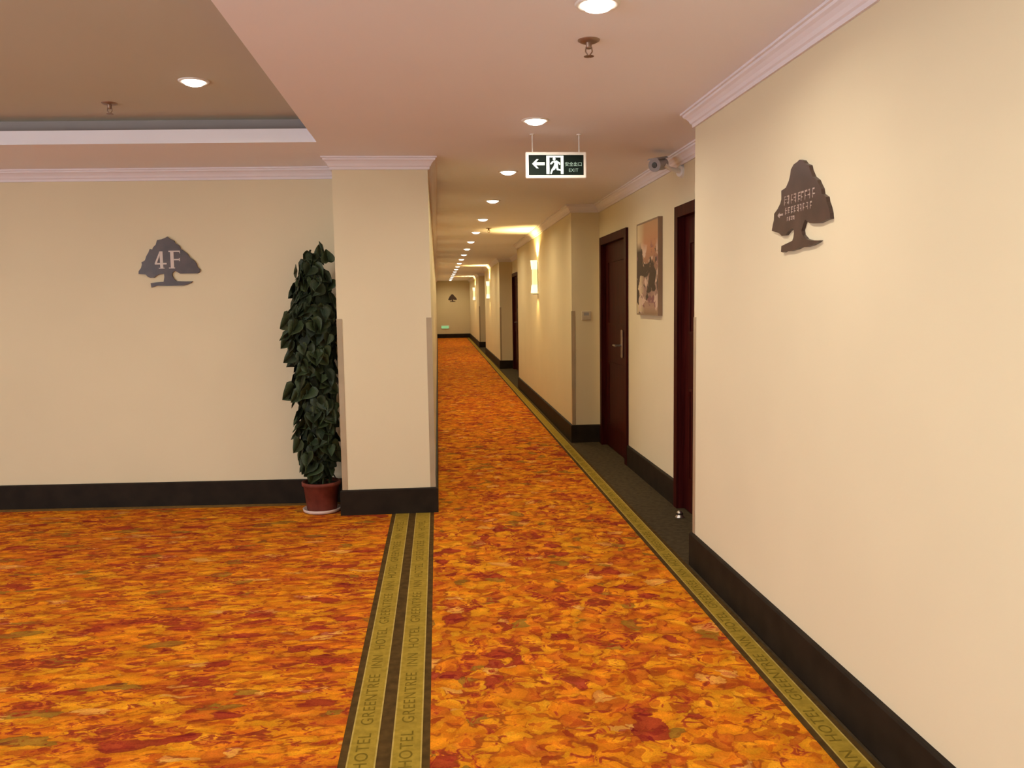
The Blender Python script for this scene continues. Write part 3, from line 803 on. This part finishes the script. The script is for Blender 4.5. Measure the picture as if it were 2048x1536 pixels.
# ================================================================ potted climbing plant
PXC, PYC = -0.845, 5.935
pt = thing('potted_plant', 'tall climbing houseplant with dark heart shaped leaves in a red pot beside the pillar', 'plant', (PXC, PYC, 0.0095))
bm = bmesh.new(); lathe(bm, [(0.0, 0.0), (0.118, 0.0), (0.130, 0.006), (0.134, 0.024), (0.129, 0.026), (0.122, 0.012), (0.0, 0.010)], 32)
mesh_obj('saucer', bm, M['saucer'], pt, smooth=True)
bm = bmesh.new(); lathe(bm, [(0.0, 0.012), (0.100, 0.012), (0.104, 0.020), (0.124, 0.185), (0.134, 0.188), (0.136, 0.212), (0.128, 0.216), (0.122, 0.205), (0.118, 0.185), (0.0, 0.182)], 32)
mesh_obj('pot', bm, M['pot'], pt, smooth=True)
bm = bmesh.new(); lathe(bm, [(0.0, 0.196), (0.06, 0.198), (0.119, 0.192), (0.119, 0.184), (0.0, 0.184)], 28)
mesh_obj('soil', bm, M['soil'], pt, smooth=True)
bm = bmesh.new(); tube(bm, (0, 0, 0.19), (0.0, 0.0, 1.66), 0.034, 0.030, 14)
mesh_obj('moss_pole', bm, M['moss'], pt)
for k in range(5):
    bm = bmesh.new()
    pr = None
    for i in range(15):
        z = 0.19 + i * (1.45 / 14)
        a = k * 1.25 + i * 0.23
        q = Vector((0.055 * math.cos(a), 0.055 * math.sin(a), z))
        if pr is not None: tube(bm, pr, q, 0.006, seg=6)
        pr = q
    mesh_obj('vine_stem', bm, M['stem'], pt)
def leaf_mesh(name, m, fold, droop):
    """heart shaped leaf hanging from its base, tip down, folded along the midrib"""
    out = [(0.0, 0.02), (0.22, 0.13), (0.50, 0.06), (0.62, -0.22), (0.50, -0.52), (0.27, -0.80), (0.0, -1.08)]
    bm = bmesh.new()
    mid = []
    for z in (0.02, -0.25, -0.55, -0.82, -1.08):
        mid.append(bm.verts.new((0, droop * (z * z) - 0.02, z)))
    for s in (-1, 1):
        rim = [bm.verts.new((s * x, droop * z * z - fold * x + 0.10 * (x > 0.3), z)) for x, z in out[1:-1]]
        bm.faces.new((mid[0], rim[0], rim[1]) if s > 0 else (mid[0], rim[1], rim[0]))
        seq = [(mid[0], rim[1], mid[1]), (mid[1], rim[1], rim[2]), (mid[1], rim[2], mid[2]), (mid[2], rim[2], rim[3]), (mid[2], rim[3], mid[3]), (mid[3], rim[3], rim[4]), (mid[3], rim[4], mid[4])]
        for a, b_, c in seq:
            bm.faces.new((a, b_, c))
    me = bpy.data.meshes.new(name); bm.to_mesh(me); bm.free()
    for p in me.polygons: p.use_smooth = True
    me.materials.append(m)
    return me
LEAVES = [leaf_mesh('leaf', M['leafA'], 0.28, -0.10), leaf_mesh('leaf', M['leafB'], 0.40, -0.25), leaf_mesh('leaf', M['leafA'], 0.15, 0.12), leaf_mesh('leaf', M['leafB'], 0.34, -0.02)]
rng = random.Random(11)
XLIM = PX0 - 0.012 - PXC          # leaves stay clear of the pillar's side face
YLIM = wall_left_y(PXC) - 0.012 - PYC
def prof(z):                      # foliage radius at height z
    pts_ = [(0.20, 0.05), (0.30, 0.10), (0.42, 0.135), (0.60, 0.14), (0.80, 0.16), (1.0, 0.165), (1.2, 0.185), (1.36, 0.195), (1.5, 0.13), (1.66, 0.12), (1.78, 0.05)]
    for (a, ra), (b_, rb) in zip(pts_, pts_[1:]):
        if a <= z <= b_: return ra + (rb - ra) * (z - a) / (b_ - a)
    return 0.05
def leaf_matrix(z, az, size, rr, tilt, roll):
    cx, cy = rr * math.cos(az), rr * math.sin(az)
    R_ = Matrix.Rotation(az + math.pi / 2, 4, 'Z') @ Matrix.Rotation(roll, 4, 'Y') @ Matrix.Rotation(-tilt, 4, 'X')
    return Matrix.Translation((cx, cy, z)) @ R_ @ Matrix.Diagonal((size, size, size, 1))
def fits(mt, me):
    for v in me.vertices:
        p = mt @ v.co
        if p.x > XLIM or p.y > YLIM or p.z < 0.1: return False
    return True
made = 0; tries = 0
while made < 285 and tries < 6000:
    tries += 1
    z = 0.30 + 1.48 * (made / 285.0) + rng.uniform(-0.05, 0.05)
    az = math.radians(rng.uniform(120, 345))
    me = LEAVES[rng.randrange(4)]
    size = rng.uniform(0.07, 0.115)
    mt = leaf_matrix(z, az, size, max(0.03, prof(z) - 0.035 + rng.uniform(-0.03, 0.025)), math.radians(rng.uniform(-8, 38)), math.radians(rng.uniform(-45, 45)))
    if not fits(mt, me):
        continue
    o = bpy.data.objects.new('leaf', me); COL.objects.link(o); o.parent = pt
    o.matrix_local = mt
    made += 1
for (x, y, z, az, roll, size) in ((0.08, -0.02, 1.80, 200, 160, 0.085), (0.05, -0.03, 1.78, 230, 195, 0.075), (0.11, -0.05, 1.74, 280, 170, 0.08), (-0.10, -0.04, 1.68, 190, 80, 0.085), (0.12, -0.03, 1.62, 270, 20, 0.085), (-0.155, -0.05, 1.36, 215, 55, 0.12), (-0.165, -0.03, 1.24, 225, 40, 0.11), (-0.14, -0.07, 0.88, 230, 50, 0.12), (-0.115, -0.08, 0.52, 225, 30, 0.10), (-0.085, -0.06, 0.38, 230, 15, 0.09)):
    o = bpy.data.objects.new('leaf', LEAVES[1]); COL.objects.link(o); o.parent = pt
    o.matrix_local = Matrix.Translation((x, y, z)) @ Matrix.Rotation(math.radians(az + 90), 4, 'Z') @ Matrix.Rotation(math.radians(roll), 4, 'Y') @ Matrix.Diagonal((size, size, size, 1))
# dense inner leaves nobody could count
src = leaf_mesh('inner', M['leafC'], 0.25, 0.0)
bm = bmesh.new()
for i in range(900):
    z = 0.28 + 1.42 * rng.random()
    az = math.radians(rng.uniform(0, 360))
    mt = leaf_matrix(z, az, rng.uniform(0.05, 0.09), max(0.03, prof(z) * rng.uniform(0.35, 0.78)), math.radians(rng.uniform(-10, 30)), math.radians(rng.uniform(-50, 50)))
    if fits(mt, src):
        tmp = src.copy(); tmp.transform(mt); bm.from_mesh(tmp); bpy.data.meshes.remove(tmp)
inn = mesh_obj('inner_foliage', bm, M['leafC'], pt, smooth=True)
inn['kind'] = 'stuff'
